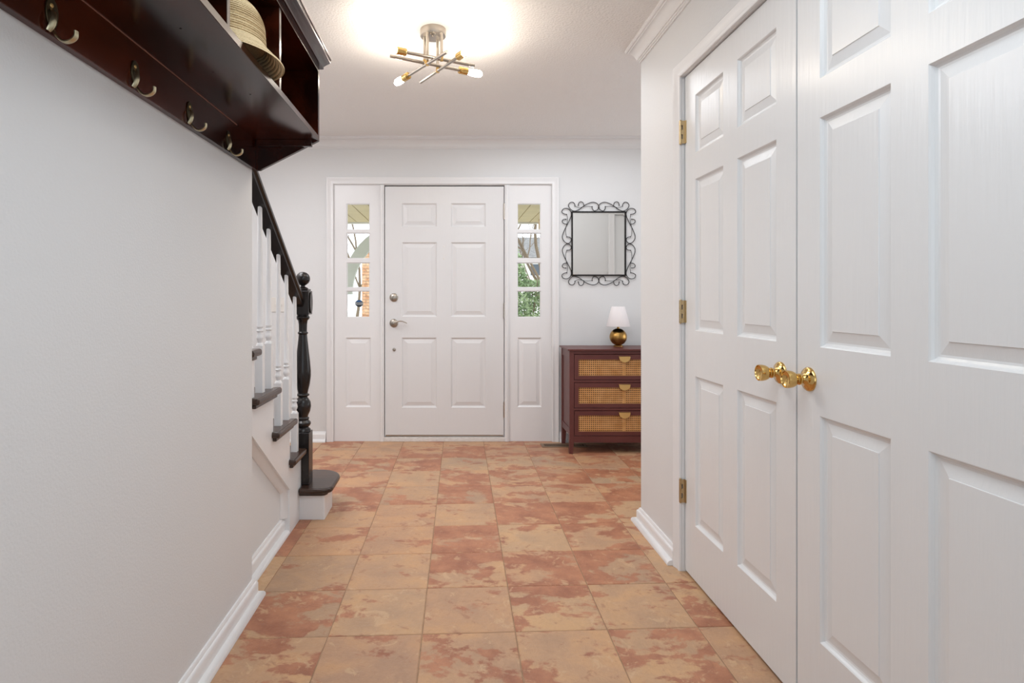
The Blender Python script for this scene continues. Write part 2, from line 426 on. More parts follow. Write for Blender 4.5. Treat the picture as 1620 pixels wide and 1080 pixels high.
hp = smoothpts([(-.464, dy-.046, .943), (-.445, dy-.050, .951), (-.42, dy-.052, .960), (-.395, dy-.052, .960), (-.372, dy-.050, .952), (-.356, dy-.048, .944)], 5)
MB().tube(hp, [.009-.0045*i/(len(hp)-1) for i in range(len(hp))], 12, flat=(.8, .9)).build('lever', M['nickel'], lv, smooth=True)
MB().lathe([(.001, -.014), (.009, -.012), (.011, -.006), (.013, -.004), (.013, 0)], (-.462, dy, .732), 'y', 24).build('night_latch', M['nickel'], fd, smooth=True)
for z in (1.555, 1.46):
    MB().lathe([(.001, -.003), (.005, -.003), (.006, 0)], (-.066, dy, z), 'y', 16).build('viewer', M['plate'], fd, smooth=True)
for z0, z1 in ((1.775, 1.896), (.984, 1.100), (.192, .313)):
    h = MB()
    for k in range(5):
        a = z0+(z1-z0)*k/5
        h.lathe([(.0062, 0), (.0062, (z1-z0)/5-.0012)], (.4165, dy-.006, a), 'z', 14)
    h.lathe([(.004, -.004), (.0055, -.001), (.005, 0)], (.4165, dy-.006, z0), 'z', 12)
    h.lathe([(.005, 0), (.0055, .002), (.003, .005)], (.4165, dy-.006, z1), 'z', 12)
    h.box(.4185, .4275, dy-.0135, dy-.0105, z0+.003, z1-.003)
    h.build('hinge', M['nickel'], fd, smooth=True)
MB().box(-.530, .409, dy-.004, dy, .041, .052).build('door_sweep', M['nickel'], fd, bevel=.001)

# sidelights
def sidelight(name, x0, x1, gx0, gx1, lx0, lx1, dz=0):
    T = F_(4.698)
    pz = [(.989, 1.201), (1.226, 1.427), (1.458, 1.664), (1.687, 1.898)]
    cuts = [q for c in pz for q in c]
    holes = [(gx0, gx1, a, b) for a, b in pz]+[(lx0, lx1, .273, .827)]
    o = MB(T).sheet([x0, gx0, gx1, x1, lx0, lx1], [0.0, 2.044, .273, .827]+cuts, holes, 0, .044).build(name, M['trim'], loc=((x0+x1)/2, 4.698, 0))
    struct(o)
    panels(o, T, [(lx0, lx1, .273, .827)], M['trim'])
    for a, b in pz:
        c = T((gx0+gx1)/2, (a+b)/2, .02)
        MB(T).box(gx0-.003, gx1+.003, a-.003, b+.003, .018, .022).build('pane', M['glass'], o, loc=c)
        bd = MB(T).sheet([gx0-.002, gx0+.006, gx1-.006, gx1+.002], [a-.002, a+.006, b-.006, b+.002], [(gx0+.006, gx1-.006, a+.006, b-.006)], .006, .018)
        bd.build('glazing_bead', M['trim'], o, loc=c)
    return o
sl = sidelight('window_1', -.971, -.577, -.842, -.656, -.847, -.648)
sr = sidelight('window_2', .456, .824, .522, .711, .524, .716)
# octagonal alarm sticker on the lowest pane of the left sidelight
sx, sz, r_ = -.7445, 1.100, .0345
st = empty('window_sticker', (sx, 4.7155, sz), 'small blue and grey octagonal alarm company sticker on the lowest pane beside the door', 'sticker')
ob = MB().prism([(sx+r_*math.cos(PI/8+k*PI/4), sz+r_*math.sin(PI/8+k*PI/4)*.86) for k in range(8)], 'y', 4.7150, 4.7158)
ob.build('sticker_backing', simple('sticker_dark', rgb(38, 42, 46), .4, bump=(50, .0001)), st)
MB().prism([(sx-.023, sz+.012), (sx+.023, sz+.012), (sx+.013, sz+.026), (sx-.013, sz+.026)], 'y', 4.7142, 4.7150).build('blue_field', simple('sticker_blue', rgb(36, 88, 142), .4, bump=(50, .0001)), st)
MB().prism([(sx-.031, sz-.011), (sx+.031, sz-.011), (sx+.031, sz+.010), (sx-.031, sz+.010)], 'y', 4.7142, 4.7150).build('grey_band', simple('sticker_grey', rgb(150, 156, 160), .4, bump=(50, .0001)), st)
def text(name, body, size, loc, rot, mat, parent):
    cu = bpy.data.curves.new(name, 'FONT'); cu.body = body; cu.size = size; cu.extrude = .0002; cu.align_x = 'CENTER'; cu.align_y = 'CENTER'
    cu.materials.append(mat); o = bpy.data.objects.new(name, cu); C.objects.link(o); o.rotation_euler = rot
    me = bpy.data.meshes.new_from_object(o); me.name = name; bpy.data.objects.remove(o)
    o = bpy.data.objects.new(name, me); C.objects.link(o); o.rotation_euler = rot
    o.parent = parent; o.location = Vector(loc)-world_loc(parent); return o
text('sticker_lettering', 'ADT', .019, (sx, 4.7139, sz-.0005), (PI/2, 0, 0), M['darkin'], st)

# light switch on the front wall, seen between the balusters
sw = empty('light_switch', (-1.382, YF, 1.09), 'white double light switch plate on the far wall seen between the stair balusters', 'switch')
MB().box(-1.440, -1.324, YF-.006, YF, 1.032, 1.148).build('switch_plate', M['plate'], sw, bevel=.003)
for x in (-1.405, -1.359):
    MB().box(x-.0045, x+.0045, YF-.016, YF-.006, 1.082, 1.100).build('toggle', M['plate'], sw, bevel=.002)

# ------------------------------------------------------------------ closet double doors
CS2 = [(0, 0), (0, .008), (.004, .011), (.010, .012), (.014, .009), (.030, .012), (.042, .017), (.048, .018), (.053, .015), (.053, 0)]
cc = MB().sweep([(XR, 2.459, 0), (XR, 2.459, 2.066), (XR, .845, 2.066), (XR, .845, 0)], CS2, (-1, 0, 0), 1)
struct(cc.build('trim_8', M['trim'], smooth=True))
struct(MB(R_(XR)).sheet([.83, .845, 2.459, 2.474], [0, 2.066, 2.078], [(.845, 2.459, -1, 2.066)], .001, .099).build('trim_9', M['trim']))
struct(MB(R_(XD+.04)).sheet([.845, .857, 2.447, 2.459], [0, 2.054, 2.066], [(.857, 2.447, -1, 2.054)], 0, .03).build('trim_10', M['trim']))
RC = [(0, 0), (.003, .003), (.006, .0085), (.011, .0115), (.016, .012), (.043, .0065), (.044, .0045), (.0455, .0045)]
def closet_door(name, y0, y1, knob_y, hinge_y):
    T = R_(XD); w_ = y1-y0; s_ = .100; mu = .103; pw = (w_-2*s_-mu)/2
    cols = [(y0+s_, y0+s_+pw), (y1-s_-pw, y1-s_)]
    rows = [(1.722, 1.955), (1.011, 1.618), (.229, .829)]
    holes = [(a, b, c, d) for (a, b) in cols for (c, d) in rows]
    o = MB(T).sheet([y0, y1]+[q for c in cols for q in c], [.010, 2.062]+[q for c in rows for q in c], holes, 0, .036).build(name, M['door'], loc=(XD, (y0+y1)/2, .01))
    struct(o); panels(o, T, holes, M['door'], RC)
    kz = .920; x = XD
    k = MB()
    k.lathe([(.033, 0), (.033, -.003), (.030, -.007), (.020, -.011), (.014, -.014), (.011, -.020), (.012, -.024), (.0155, -.026), (.0155, -.029), (.011, -.031),
             (.011, -.034)], (x, knob_y, kz), 'x', 40)
    k = k.build('knob_rose', M['brass'], o, smooth=True); k['label'] = 'polished brass knob rose'
    c = MB().lathe([(.010, -.034), (.0145, -.0355), (.019, -.040), (.0225, -.047), (.0240, -.055), (.0243, -.062), (.0236, -.0655), (.0222, -.0655), (.0210, -.062),
                    (.014, -.0575), (.001, -.056)], (x, knob_y, kz), 'x', 40)
    c.build('knob', M['brass'], k, smooth=True)
    for s in (-1, 1):
        MB().lathe([(.0035, -.0075), (.003, -.0092), (.0005, -.0095)], (x, knob_y, kz+s*.024), 'x', 12).build('screw', M['agedbrass'], k, smooth=True)
    for z0, z1 in ((1.786, 1.881), (1.039, 1.132), (.290, .386)):
        h = MB(); hx = XR-.005   # barrel stands proud of the casing edge
        for q in range(5):
            a = z0+(z1-z0)*q/5
            h.lathe([(.0058, 0), (.0058, (z1-z0)/5-.0014)], (hx, hinge_y, a), 'z', 14)
        h.lathe([(.0042, 0), (.0042, z1-z0)], (hx, hinge_y, z0), 'z', 10)
        h.lathe([(.0035, -.004), (.005, -.001), (.005, 0)], (hx, hinge_y, z0), 'z', 12)
        h.lathe([(.005, 0), (.005, .001), (.0035, .004)], (hx, hinge_y, z1), 'z', 12)
        sg = -1 if hinge_y > 1.6 else 1
        for q in (0, 2, 4):
            h.box(hx+.002, hx+.007, min(hinge_y+sg*.003, hinge_y+sg*.007), max(hinge_y+sg*.003, hinge_y+sg*.007), z0+(z1-z0)*q/5, z0+(z1-z0)*(q+1)/5)
        h.box(hx+.0069, XD-.0005, min(hinge_y+sg*.004, hinge_y+sg*.007), max(hinge_y+sg*.004, hinge_y+sg*.007), z0, z1)
        h.box(XD-.003, XD, min(hinge_y+sg*.004, hinge_y+sg*.016), max(hinge_y+sg*.004, hinge_y+sg*.016), z0+.001, z1-.001)
        h.build('hinge', M['dullbrass'], o, smooth=True)
    return o
closet_door('door_2', 1.665, 2.454, 1.742, 2.4565)
closet_door('door_3', .850, 1.657, 1.603, .8475)
# doorway behind the closet (only its reflection shows in the mirror)
cd = MB().sweep([(1.76, 2.985, 0), (1.76, 2.985, 2.05), (2.54, 2.985, 2.05), (2.54, 2.985, 0)], [(0, 0), (0, .010), (.01, .014), (.02, .011), (.04, .014), (.056, .019), (.066, .017), (.066, 0)], (0, 1, 0), -1)
struct(cd.build('trim_11', M['trim'], smooth=True))
T = B_(2.962)
door_slab('door_4', T, 1.764, 2.536, .010, 2.046, [(1.87, 2.10), (2.20, 2.43)], [(1.70, 1.93), (1.0, 1.60), (.23, .82)], .036, M['door'], (2.15, 2.962, .01))

# ------------------------------------------------------------------ staircase, rising towards the camera behind the hall wall
z_ = lambda k: .170+.193*(k-1)                      # top of tread k
NOSE = {1: 3.345, 2: 3.117, 3: 2.875, 4: 2.607, 5: 2.337, 6: 2.069, 7: 1.801, 8: 1.533, 9: 1.265}
ris = lambda k: NOSE[k]-.027
XS = -.785
stc = empty('staircase', (-1.25, 2.6, 0), 'dark oak treads and white risers rising beside the left hall wall', 'staircase')
# outer stringer
P = [(3.030, 0), (3.030, .140)]
for k in (2, 3, 4, 5):
    P += [(ris(k), z_(k-1)-.029), (ris(k), z_(k)-.029)]
P += [(2.226, z_(5)-.029), (2.226, .660), (2.846, .214), (2.846, 0)]
MB().prism(P, 'x', -.824, XS).build('stringer', M['trim'], stc)
# bevelled moulding strip along the recess
Pd = [(0, 0), (0, .012), (.010, .009), (.022, 0)]
MB().sweep([(-.825, 2.846, .079), (-.825, 2.846, .214), (-.825, 2.226, .660)], [(0, 0), (0, .030), (.012, .018), (.026, .002), (.026, 0)], (1, 0, 0), 1).build('stringer_moulding', M['trim'], stc, smooth=True)
P2 = [(3.028, 0), (3.028, .138)]
for k in (2, 3, 4, 5):
    P2 += [(ris(k)-.002, z_(k-1)-.031), (ris(k)-.002, z_(k)-.031)]
P2 += [(2.226, z_(5)-.031), (2.226, 0)]
MB().prism(P2, 'x', -.90, -.825).build('side_panel', M['wall'], stc)
# starting step
bx = MB().prism([(-1.735, 3.030), (-.662, 3.030), (-.657, 3.035)]+arc(-.757, 3.215, .10, 0, PI/2, 8)+[(-1.735, 3.315)], 'z', 0, .141)
bx.build('starting_step', M['trim'], stc, bevel=.001)
def tread_poly(poly, z, name='tread'):
    o = MB().prism(poly, 'z', z-.028, z).build(name, M['tread'], stc, bevel=.011, seg=4); return o
tread_poly([(-.784, 2.995)]+arc(-.665, 3.045, .05, -PI/2, 0, 6)+arc(-.745, 3.215, .13, 0, PI/2, 10)+[(-1.735, 3.345), (-1.735, ris(2)), (-.784, ris(2))], z_(1))
MB().prism([(-.784, 3.012)]+arc(-.675, 3.045, .033, -PI/2, 0, 5)+arc(-.757, 3.215, .115, 0, PI/2, 8)+[(-.8, 3.33), (-.8, 3.30), (-.70, 3.20), (-.70, 3.031), (-.784, 3.031)], 'z', .128, .142).build('cove_moulding', M['tread'], stc, bevel=.003)
for k in range(2, 9):
    near = ris(k+1)-.020; z = z_(k)
    r5 = 2.232
    if near > r5 or k == 4:
        nr = max(near, r5+.004)
        poly = [(-1.735, ris(k+1)), (-.802, ris(k+1)), (-.802, nr), (-.752, nr), (-.752, NOSE[k]), (-1.735, NOSE[k])]
        if nr > ris(k+1): poly = [(-1.735, ris(k+1)), (-.905, ris(k+1)), (-.905, nr), (-.752, nr), (-.752, NOSE[k]), (-1.735, NOSE[k])]
        if k == 2: poly = [(-1.735, ris(3)), (-.802, ris(3)), (-.802, near), (-.752, near), (-.752, 3.056), (-.830, 3.056), (-.830, 3.117), (-1.735, 3.117)]
        tread_poly(poly, z)
        e = 3.056 if k == 2 else ris(k)+.010
        MB().prism([(XS, nr+.012), (-.768, nr+.012), (-.768, e), (XS, e)], 'z', z-.043, z-.028).build('cove_moulding', M['tread'], stc, bevel=.004)
    elif k == 5:
        tread_poly([(-1.735, ris(6)), (-.905, ris(6)), (-.905, 2.229), (-.752, 2.229), (-.752, NOSE[5]), (-1.735, NOSE[5])], z)
        MB().prism([(XS, 2.229), (-.768, 2.229), (-.768, ris(5)+.01), (XS, ris(5)+.01)], 'z', z-.043, z-.028).build('cove_moulding', M['tread'], stc, bevel=.004)
    else:
        tread_poly([(-1.735, ris(k+1)), (-.905, ris(k+1)), (-.905, NOSE[k]), (-1.735, NOSE[k])], z)
    MB().box(-1.735, -.826 if k < 6 else -.905, ris(k)-.016, ris(k), z_(k-1)-.0+.0005, z-.0285).build('riser', M['trim'], stc)
# balusters
def baluster(y, k, zt):
    zb = z_(k); x = -.800; hb = .195+(.0 if k else 0)
    b = MB().box(x-.0155, x+.0155, y-.0155, y+.0155, zb, zb+hb)
    prof = [(.0155, hb), (.0150, hb+.006), (.0095, hb+.012), (.0095, hb+.016), (.0135, hb+.024), (.0150, hb+.032), (.0130, hb+.042), (.0100, hb+.052), (.0100, hb+.056),
            (.0142, hb+.059), (.0142, hb+.064), (.0105, hb+.067), (.0105, hb+.074), (.0138, hb+.077), (.0138, hb+.081), (.0125, hb+.085)]
    prof += [(.0125-.0035*t, hb+.085+(zt-zb-hb-.085)*t) for t in (.3, .6, 1)]
    b.lathe([(r, h) for r, h in prof], (x, y, zb), 'z', 16)
    return b.build('baluster', M['trim'], stc, smooth=True)
under = lambda y: 1.517-.69*(y-2.45)
for y, k in ((2.318, 4), (2.450, 4), (2.565, 4), (2.710, 3), (2.840, 3), (2.990, 2)):
    if y < 2.32: y = 2.316
    baluster(y, k, under(y)+.012)
# handrail: moulded section swept along the slope
y0, y1 = 2.227, 3.062
hr = MB(); sec = [(-.024, 0), (.024, 0), (.026, .006), (.022, .016), (.022, .022), (.030, .028), (.031, .040), (.026, .051), (.014, .058), (0, .060), (-.014, .058), (-.026, .051), (-.031, .040), (-.030, .028), (-.022, .022), (-.022, .016), (-.026, .006)]
V = []; n = len(sec)
for y in (y0, y1):
    for a, b in sec: V.append((-.800+a, y, under(y)+b*1.18))
hr.add(V, [tuple(range(n)), tuple(range(2*n-1, n-1, -1))]+[(i, i+n, (i+1) % n+n, (i+1) % n) for i in range(n)])
hr.build('handrail', M['black'], stc, smooth=True)
# newel post
nx, ny = -.786, 3.100
nw = MB().box(nx-.042, nx+.042, ny-.042, ny+.042, z_(1), .440).box(nx-.040, nx+.040, ny-.040, ny+.040, 1.056, 1.180)
nw.lathe([(.042, .440), (.040, .452), (.030, .462), (.026, .470)], (nx, ny, 0), 'z', 28)
nw.lathe([(.026, .462), (.036, .470), (.0415, .480), (.0415, .488), (.034, .496), (.028, .502), (.033, .506), (.033, .512), (.026, .517), (.029, .528), (.038, .548), (.0425, .572), (.040, .596),
          (.030, .612), (.024, .620), (.024, .625), (.034, .629), (.034, .636), (.025, .640), (.028, .656), (.036, .690), (.0415, .730), (.0415, .760), (.037, .810), (.030, .870), (.0245, .920), (.022, .946),
          (.022, .952), (.027, .955), (.027, .961), (.021, .966), (.022, 1.005), (.025, 1.024), (.034, 1.034), (.036, 1.042), (.030, 1.050), (.030, 1.058)], (nx, ny, 0), 'z', 32)
nw = nw.build('newel_post', M['black'], stc, bevel=.004, seg=3)
for sgn in (1,):
    MB().prism([(ny+a*.029, 1.118+b*.056) for a, b in arc(0, 0, 1, 0, 2*PI, 20)[:-1]], 'x', nx+.0402, nx+.046).build('block_rosette', M['black'], nw, bevel=.003)
cp = MB().box(nx-.034, nx+.034, ny-.034, ny+.034, 1.1805, 1.190)
cp.lathe([(.030, 1.190), (.024, 1.197), (.012, 1.202), (.011, 1.208), (.016, 1.211), (.022, 1.215), (.030, 1.222), (.0355, 1.232), (.0375, 1.243), (.036, 1.254), (.030, 1.266), (.020, 1.275), (.008, 1.2795), (.0005, 1.280)], (nx, ny, 0), 'z', 32)
cp.build('finial', M['black'], nw, smooth=True)

# ------------------------------------------------------------------ wall mounted coat shelf
cs = empty('coat_shelf', (XL, 1.4, 1.625), 'dark espresso wall mounted coat shelf with cubbies, metal hooks and crown moulding', 'shelf')
YA, YB = .56, 2.240; XO = -.505
MB().box(XL+.0005, XL+.018, YA, YB-.018, 1.625, 1.7365).build('backboard', M['darkwood'], cs, bevel=.0012)
MB().box(XL+.018, XL+.0195, YA+.018, YB-.22, 1.7345, 1.7366).build('edge_strip', simple('pale_wood_edge', rgb(150, 104, 88), .5, bump=(40, .0002)), cs)
MB().box(XL+.0005, XL+.010, YA, YB-.018, 1.757, 2.000).build('back_panel', M['darkwood'], cs)
MB().box(XL+.0005, XO, YA+.018, YB-.018, 1.7368, 1.757).build('shelf_board', M['darkwood'], cs, bevel=.0015)
MB().box(XL+.0005, XO, YA, YB, 2.000, 2.018).build('top_board', M['darkwood'], cs, bevel=.0012)
ep = [(XL+.0005, 1.625), (XL+.030, 1.625), (XO, 1.737), (XO, 2.000), (XL+.0005, 2.000)]
for y in (YB-.018, YA):
    MB().prism(ep, 'y', y, y+.018).build('end_panel', M['darkwood'], cs, bevel=.0012)
for y in (1.735, 1.331, .927):
    MB().box(XL+.010, XO-.004, y, y+.018, 1.757, 2.000).build('divider', M['darkwood'], cs, bevel=.0012)
MB().box(XL+.026, XO-.022, YB-.036, YB-.018, 1.711, 1.7368).build('cleat', M['darkwood'], cs, bevel=.0015)
CR = [(0, 0), (.012, 0), (.014, .004), (.012, .007), (.016, .013), (.024, .022), (.033, .030), (.035, .034), (.035, .042), (.038, .044), (.038, .050), (0, .050)]
MB().sweep([(XL+.001, YB, 2.0165), (XO, YB, 2.0165), (XO, YA, 2.0165), (XL+.001, YA, 2.0165)], CR, (0, 0, 1), 1).build('crown_moulding', M['darkwood'], cs, smooth=True)
MB().box(XL+.0005, XO, YA, YB, 2.0185, 2.064).build('cornice_board', M['darkwood'], cs)
for x, y in ((-.585, 1.09), (-.60, 1.30), (-.59, 1.72), (-.63, 1.55)):
    MB().lathe([(.0005, -.0004), (.0028, -.0004), (.0028, 0)], (x, y, 1.7367), 'z', 12).build('screw_hole', M['void'], cs)
# double coat hooks
def coat_hook(y):
    x = XL+.018
    pl = [(math.sin(t)*(.0165+.003*math.cos(t)), math.cos(t)*.029) for t in [2*PI*i/24 for i in range(24)]]
    b = MB().prism([(y+a, 1.664+c) for a, c in pl], 'x', x, x+.0035)
    h = b.build('coat_hook', M['pewterdark'], cs, bevel=.001)
    # long lower prong curls out and up; short flat upper prong hangs close to the plate
    pts = smoothpts([(x+.003, y, 1.642), (x+.006, y, 1.632), (x+.014, y, 1.620), (x+.026, y, 1.6125), (x+.038, y, 1.6145), (x+.046, y, 1.622), (x+.047, y, 1.632)], 5)
    nn = len(pts); MB().tube(pts, [.0022+.0042*math.sin(min(1, i/nn*1.1)*PI*.60) for i in range(nn)], 10, flat=(.5, 1)).build('hook_prong', M['pewter'], h, smooth=True)
    pts = smoothpts([(x+.002, y-.003, 1.672), (x+.009, y-.006, 1.664), (x+.012, y-.010, 1.650), (x+.010, y-.013, 1.636), (x+.005, y-.014, 1.627)], 5)
    nn = len(pts); MB().tube(pts, [.0026+.0026*math.sin(i/nn*PI*.9) for i in range(nn)], 10, flat=(.5, 1.15)).build('hook_prong', M['pewter'], h, smooth=True)
    for a, c in ((-.003, .014), (.006, .000)):
        MB().lathe([(.0042, 0), (.0036, .0015), (.0005, .002)], (x+.0035, y+a, 1.664+c), 'x', 12).build('screw', M['palebrass'], h, smooth=True)
    return h
h0 = coat_hook(1.083)
for dy_ in (.285, .570, .857, -.285):
    copy_child(h0, cs, (0, dy_, 0))

# straw hat in the cubby
hx_, hy_, hz = -.598, 1.560, 1.7575
hat = empty('straw_hat', (hx_, hy_, hz), 'woven straw fedora hat lying in the cubby of the dark coat shelf', 'hat')
prof = []
def ridge(p, amp=.0011):
    out = []
    for i, (r, h) in enumerate(p): out.append((r+(amp if i % 2 else -amp*.3), h))
    return out
cr = []
K = 60
for i in range(K+1):
    t = i/K
    if t < .30:
        q = t/.30; r = .110-.003*q; h = .058+.040*q
    else:
        q = (t-.30)/.70; r = .107*max(math.cos(q*PI/2), 0)**.85; h = .098+.084*math.sin(q*PI/2)**1.1
    cr.append((max(r, .001), h))
hm = MB().lathe(ridge(cr, .0016), (hx_, hy_, hz), 'z', 64, .90, 1.04)
hm.build('hat_crown', M['straw'], hat, smooth=True)
br = MB(); V = []; F = []; seg = 80; rings = 21
for side in (0, 1):
    for i in range(rings):
        t = i/(rings-1); r = .1075+.055*t
        for k in range(seg):
            a = 2*PI*k/seg; ca, sa = math.cos(a), math.sin(a)
            droop = .058-.050*t**.8-.004*t*max(0, ca)+.006*t*max(0, sa)
            zz = droop+(.0010 if i % 2 else 0)*(1 if side else -1)+(.0034 if side else 0)
            sx_ = .90 if ca > 0 else .90+.02*t
            V.append((hx_+r*ca*sx_, hy_+r*sa*1.04, hz+max(zz, .0006)))
for side in (0, 1):
    o_ = side*rings*seg
    for i in range(rings-1):
        for k in range(seg):
            k2 = (k+1) % seg; F.append((o_+i*seg+k, o_+i*seg+k2, o_+(i+1)*seg+k2, o_+(i+1)*seg+k))
for k in range(seg):
    k2 = (k+1) % seg; a = (rings-1)*seg; b_ = rings*seg
    F.append((a+k, a+k2, b_+a+k2, b_+a+k)); F.append((k, k2, b_+k2, b_+k))
br.add(V, F).build('hat_brim', M['straw'], hat, smooth=True)

# ------------------------------------------------------------------ semi-flush ceiling light
cl = empty('ceiling_light', (-.09, 2.80, CEIL), 'brushed nickel four bulb ceiling light with crossed bars and brass sockets', 'ceiling light')
MB().lathe([(.060, 0), (.062, -.002), (.062, -.030), (.060, -.034), (.001, -.034)], (-.09, 2.80, CEIL), 'z', 40).build('canopy', M['nickel'], cl, smooth=True)
MB().lathe([(.013, 0), (.013, -.006), (.005, -.008), (.005, -.016), (.001, -.018)], (-.092, 2.765, CEIL-.034), 'z', 16).build('canopy_screw', M['nickel'], cl, smooth=True)
BARS = [ # plain end -> bulb tip, height, rod x
    ((.107, 2.835), (-.326, 2.624), 2.262, -.049),
    ((-.285, 2.722), (.150, 2.947), 2.262, -.130),
    ((-.022, 2.622), (-.288, 3.008), 2.240, -.115),
    ((-.159, 2.993), (.095, 2.567), 2.240, -.069)]
for a, b, z, rx in BARS:
    a = Vector((*a, z)); b = Vector((*b, z)); d = (b-a).normalized(); Lg = (b-a).length
    # bulb .085 long, socket .045
    sb = a+d*(Lg-.130); se = a+d*(Lg-.082)
    MB().tube([a, sb+d*.004], .0076, 14).build('arm', M['nickel'], cl, smooth=True)
    def along(prof, base, seg=22):
        u = Vector((0, 0, 1)); w_ = d.cross(u); mb = MB(); V = []; F = []; n = len(prof)
        for k in range(seg):
            t = 2*PI*k/seg
            for r, h in prof: V.append(base+d*h+u*math.cos(t)*r+w_*math.sin(t)*r)
        for k in range(seg):
            k2 = (k+1) % seg
            for i in range(n-1): F.append((k*n+i, k2*n+i, k2*n+i+1, k*n+i+1))
        F.append(tuple(k*n for k in range(seg))); F.append(tuple(k*n+n-1 for k in range(seg))); return mb.add(V, F)
    so = along([(.008, 0), (.016, .001), (.0175, .003), (.0175, .010), (.0165, .011), (.0165, .018), (.0175, .019), (.0175, .046), (.015, .048)], sb).build('socket', M['brass'], cl, smooth=True)
    along([(.012, 0), (.014, .008), (.0165, .022), (.0172, .045), (.0165, .064), (.0125, .076), (.006, .0815), (.001, .083)], se).build('bulb', M['bulb'], cl, smooth=True)
    t = (rx-a.x)/(b.x-a.x); q = a+(b-a)*t
    MB().tube([q+Vector((0, 0, .004)), (q.x, q.y, CEIL-.034)], .0072, 12).build('rod', M['nickel'], cl, smooth=True)
    MB().lathe([(.0085, -.008), (.0085, .014), (.0070, .015)], (q.x, q.y, z), 'z', 16).build('rod_collar', M['brass'], cl, smooth=True)

# ------------------------------------------------------------------ dresser with cane drawers
DX0, DX1, DY0, DY1 = .862, 1.668, 4.313, 4.640
dr = empty('dresser', (1.265, 4.48, 0), 'burgundy three drawer dresser with cane fronts standing right of the front door', 'dresser')
MB().box(DX0-.014, DX1+.014, DY0-.014, DY1+.006, .757, .770).build('dresser_top', M['dresser'], dr, bevel=.003)
for x0 in (DX0, DX1-.034):
    MB().prism([(x0, 0.0), (x0+.026, 0.0), (x0+.034, .092), (x0+.034, .757), (x0, .757)] if x0 == DX0 else [(x0+.008, 0), (x0+.034, 0), (x0+.034, .757), (x0, .757), (x0, .092)], 'y', DY0, DY0+.034).build('leg', M['dresser'], dr, bevel=.002)
    MB().prism([(x0, 0.0), (x0+.026, 0.0), (x0+.034, .092), (x0+.034, .757), (x0, .757)] if x0 == DX0 else [(x0+.008, 0), (x0+.034, 0), (x0+.034, .757), (x0, .757), (x0, .092)], 'y', DY1-.034, DY1).build('leg', M['dresser'], dr, bevel=.002)
for s, x0 in ((0, DX0+.008), (1, DX1-.020)):
    MB().box(x0, x0+.012, DY0+.034, DY1-.034, .15, .757).build('side_panel', M['dresser'], dr)
    MB().box(x0-.005 if s == 0 else x0+.004, x0+.008 if s == 0 else x0+.017, DY0+.034, DY1-.034, .700, .757).build('side_rail', M['dresser'], dr, bevel=.001)
    MB().box(x0-.005 if s == 0 else x0+.004, x0+.008 if s == 0 else x0+.017, DY0+.034, DY1-.034, .135, .185).build('side_rail', M['dresser'], dr, bevel=.001)
MB().box(DX0+.02, DX1-.02, DY1-.016, DY1-.008, .13, .757).build('back_panel', M['dresser'], dr)
for a, b in ((.732, .757), (.524, .540), (.318, .335), (.082, .130)):
    MB().box(DX0+.034, DX1-.034, DY0+.003, DY0+.020, a, b).build('front_rail', M['dresser'], dr, bevel=.001)
MB().box(DX0+.020, DX1-.020, DY0+.024, DY1-.017, .134, .150).build('bottom_board', M['dresser'], dr)
T = F_(DY0+.002)
for zi, (z0, z1) in enumerate(((.544, .728), (.339, .520), (.134, .314))):
    x0, x1 = DX0+.037, DX1-.037; ca, cb, cz0, cz1 = .930, 1.600, z0+.029, z0+.148
    o = MB(T).sheet([x0, ca, cb, x1], [z0, cz0, cz1, z1], [(ca, cb, cz0, cz1)], 0, .018).build('drawer', M['dresser'], dr)
    MB(T).box(ca-.004, cb+.004, cz0-.004, cz1+.004, .0175, .020).build('drawer_backing', M['darkin'], o)
    # woven cane: strips over and under with square openings
    pu = .67/46; pv = (cz1-cz0)/8; hw = pu*.235; b = MB(T)
    for i in range(47):
        u = ca+pu*i; wd = hw
        if i == 23: wd = pu*.5
        b.box(max(u-wd, ca), min(u+wd, cb), cz0, cz1, .0075, .0090)
    for j in range(9):
        v = cz0+pv*j; b.box(ca, cb, max(v-hw, cz0), min(v+hw, cz1), .0060, .0075)
    for i in range(46):
        for j in range(8):
            if i in (22, 23): continue
            u = ca+pu*(i+.5); v = cz0+pv*(j+.5); hu = pu*.5; hv = pv*.5; t = .0013
            for sx_, sv in ((1, 1), (1, -1), (-1, 1), (-1, -1)):      # the diagonals that turn each opening into an octagon
                cu, cv = u+sx_*hu, v+sv*hv
                b.add([(cu-sx_*hu*.72, cv, .0058), (cu, cv-sv*hv*.72, .0058), (cu-sx_*hu*.30, cv, .0058), (cu, cv-sv*hv*.30, .0058)], [(0, 1, 3, 2)])
    c = b.build('cane_webbing', M['cane'], o); c['kind'] = 'stuff'
    hx0 = 1.265; hz1 = z0+.172
    hp = [(hx0-.0415, hz1), (hx0+.0415, hz1)]+[(hx0+.0415*math.cos(a), hz1-.004-.0405*math.sin(a)) for a in [PI*k/16 for k in range(0, 17)]]
    MB().prism(hp, 'y', DY0-.012, DY0-.009).box(hx0-.0415, hx0+.0415, DY0-.012, DY0+.0015, hz1-.003, hz1).build('drawer_pull', M['palebrass'], o, bevel=.0008)

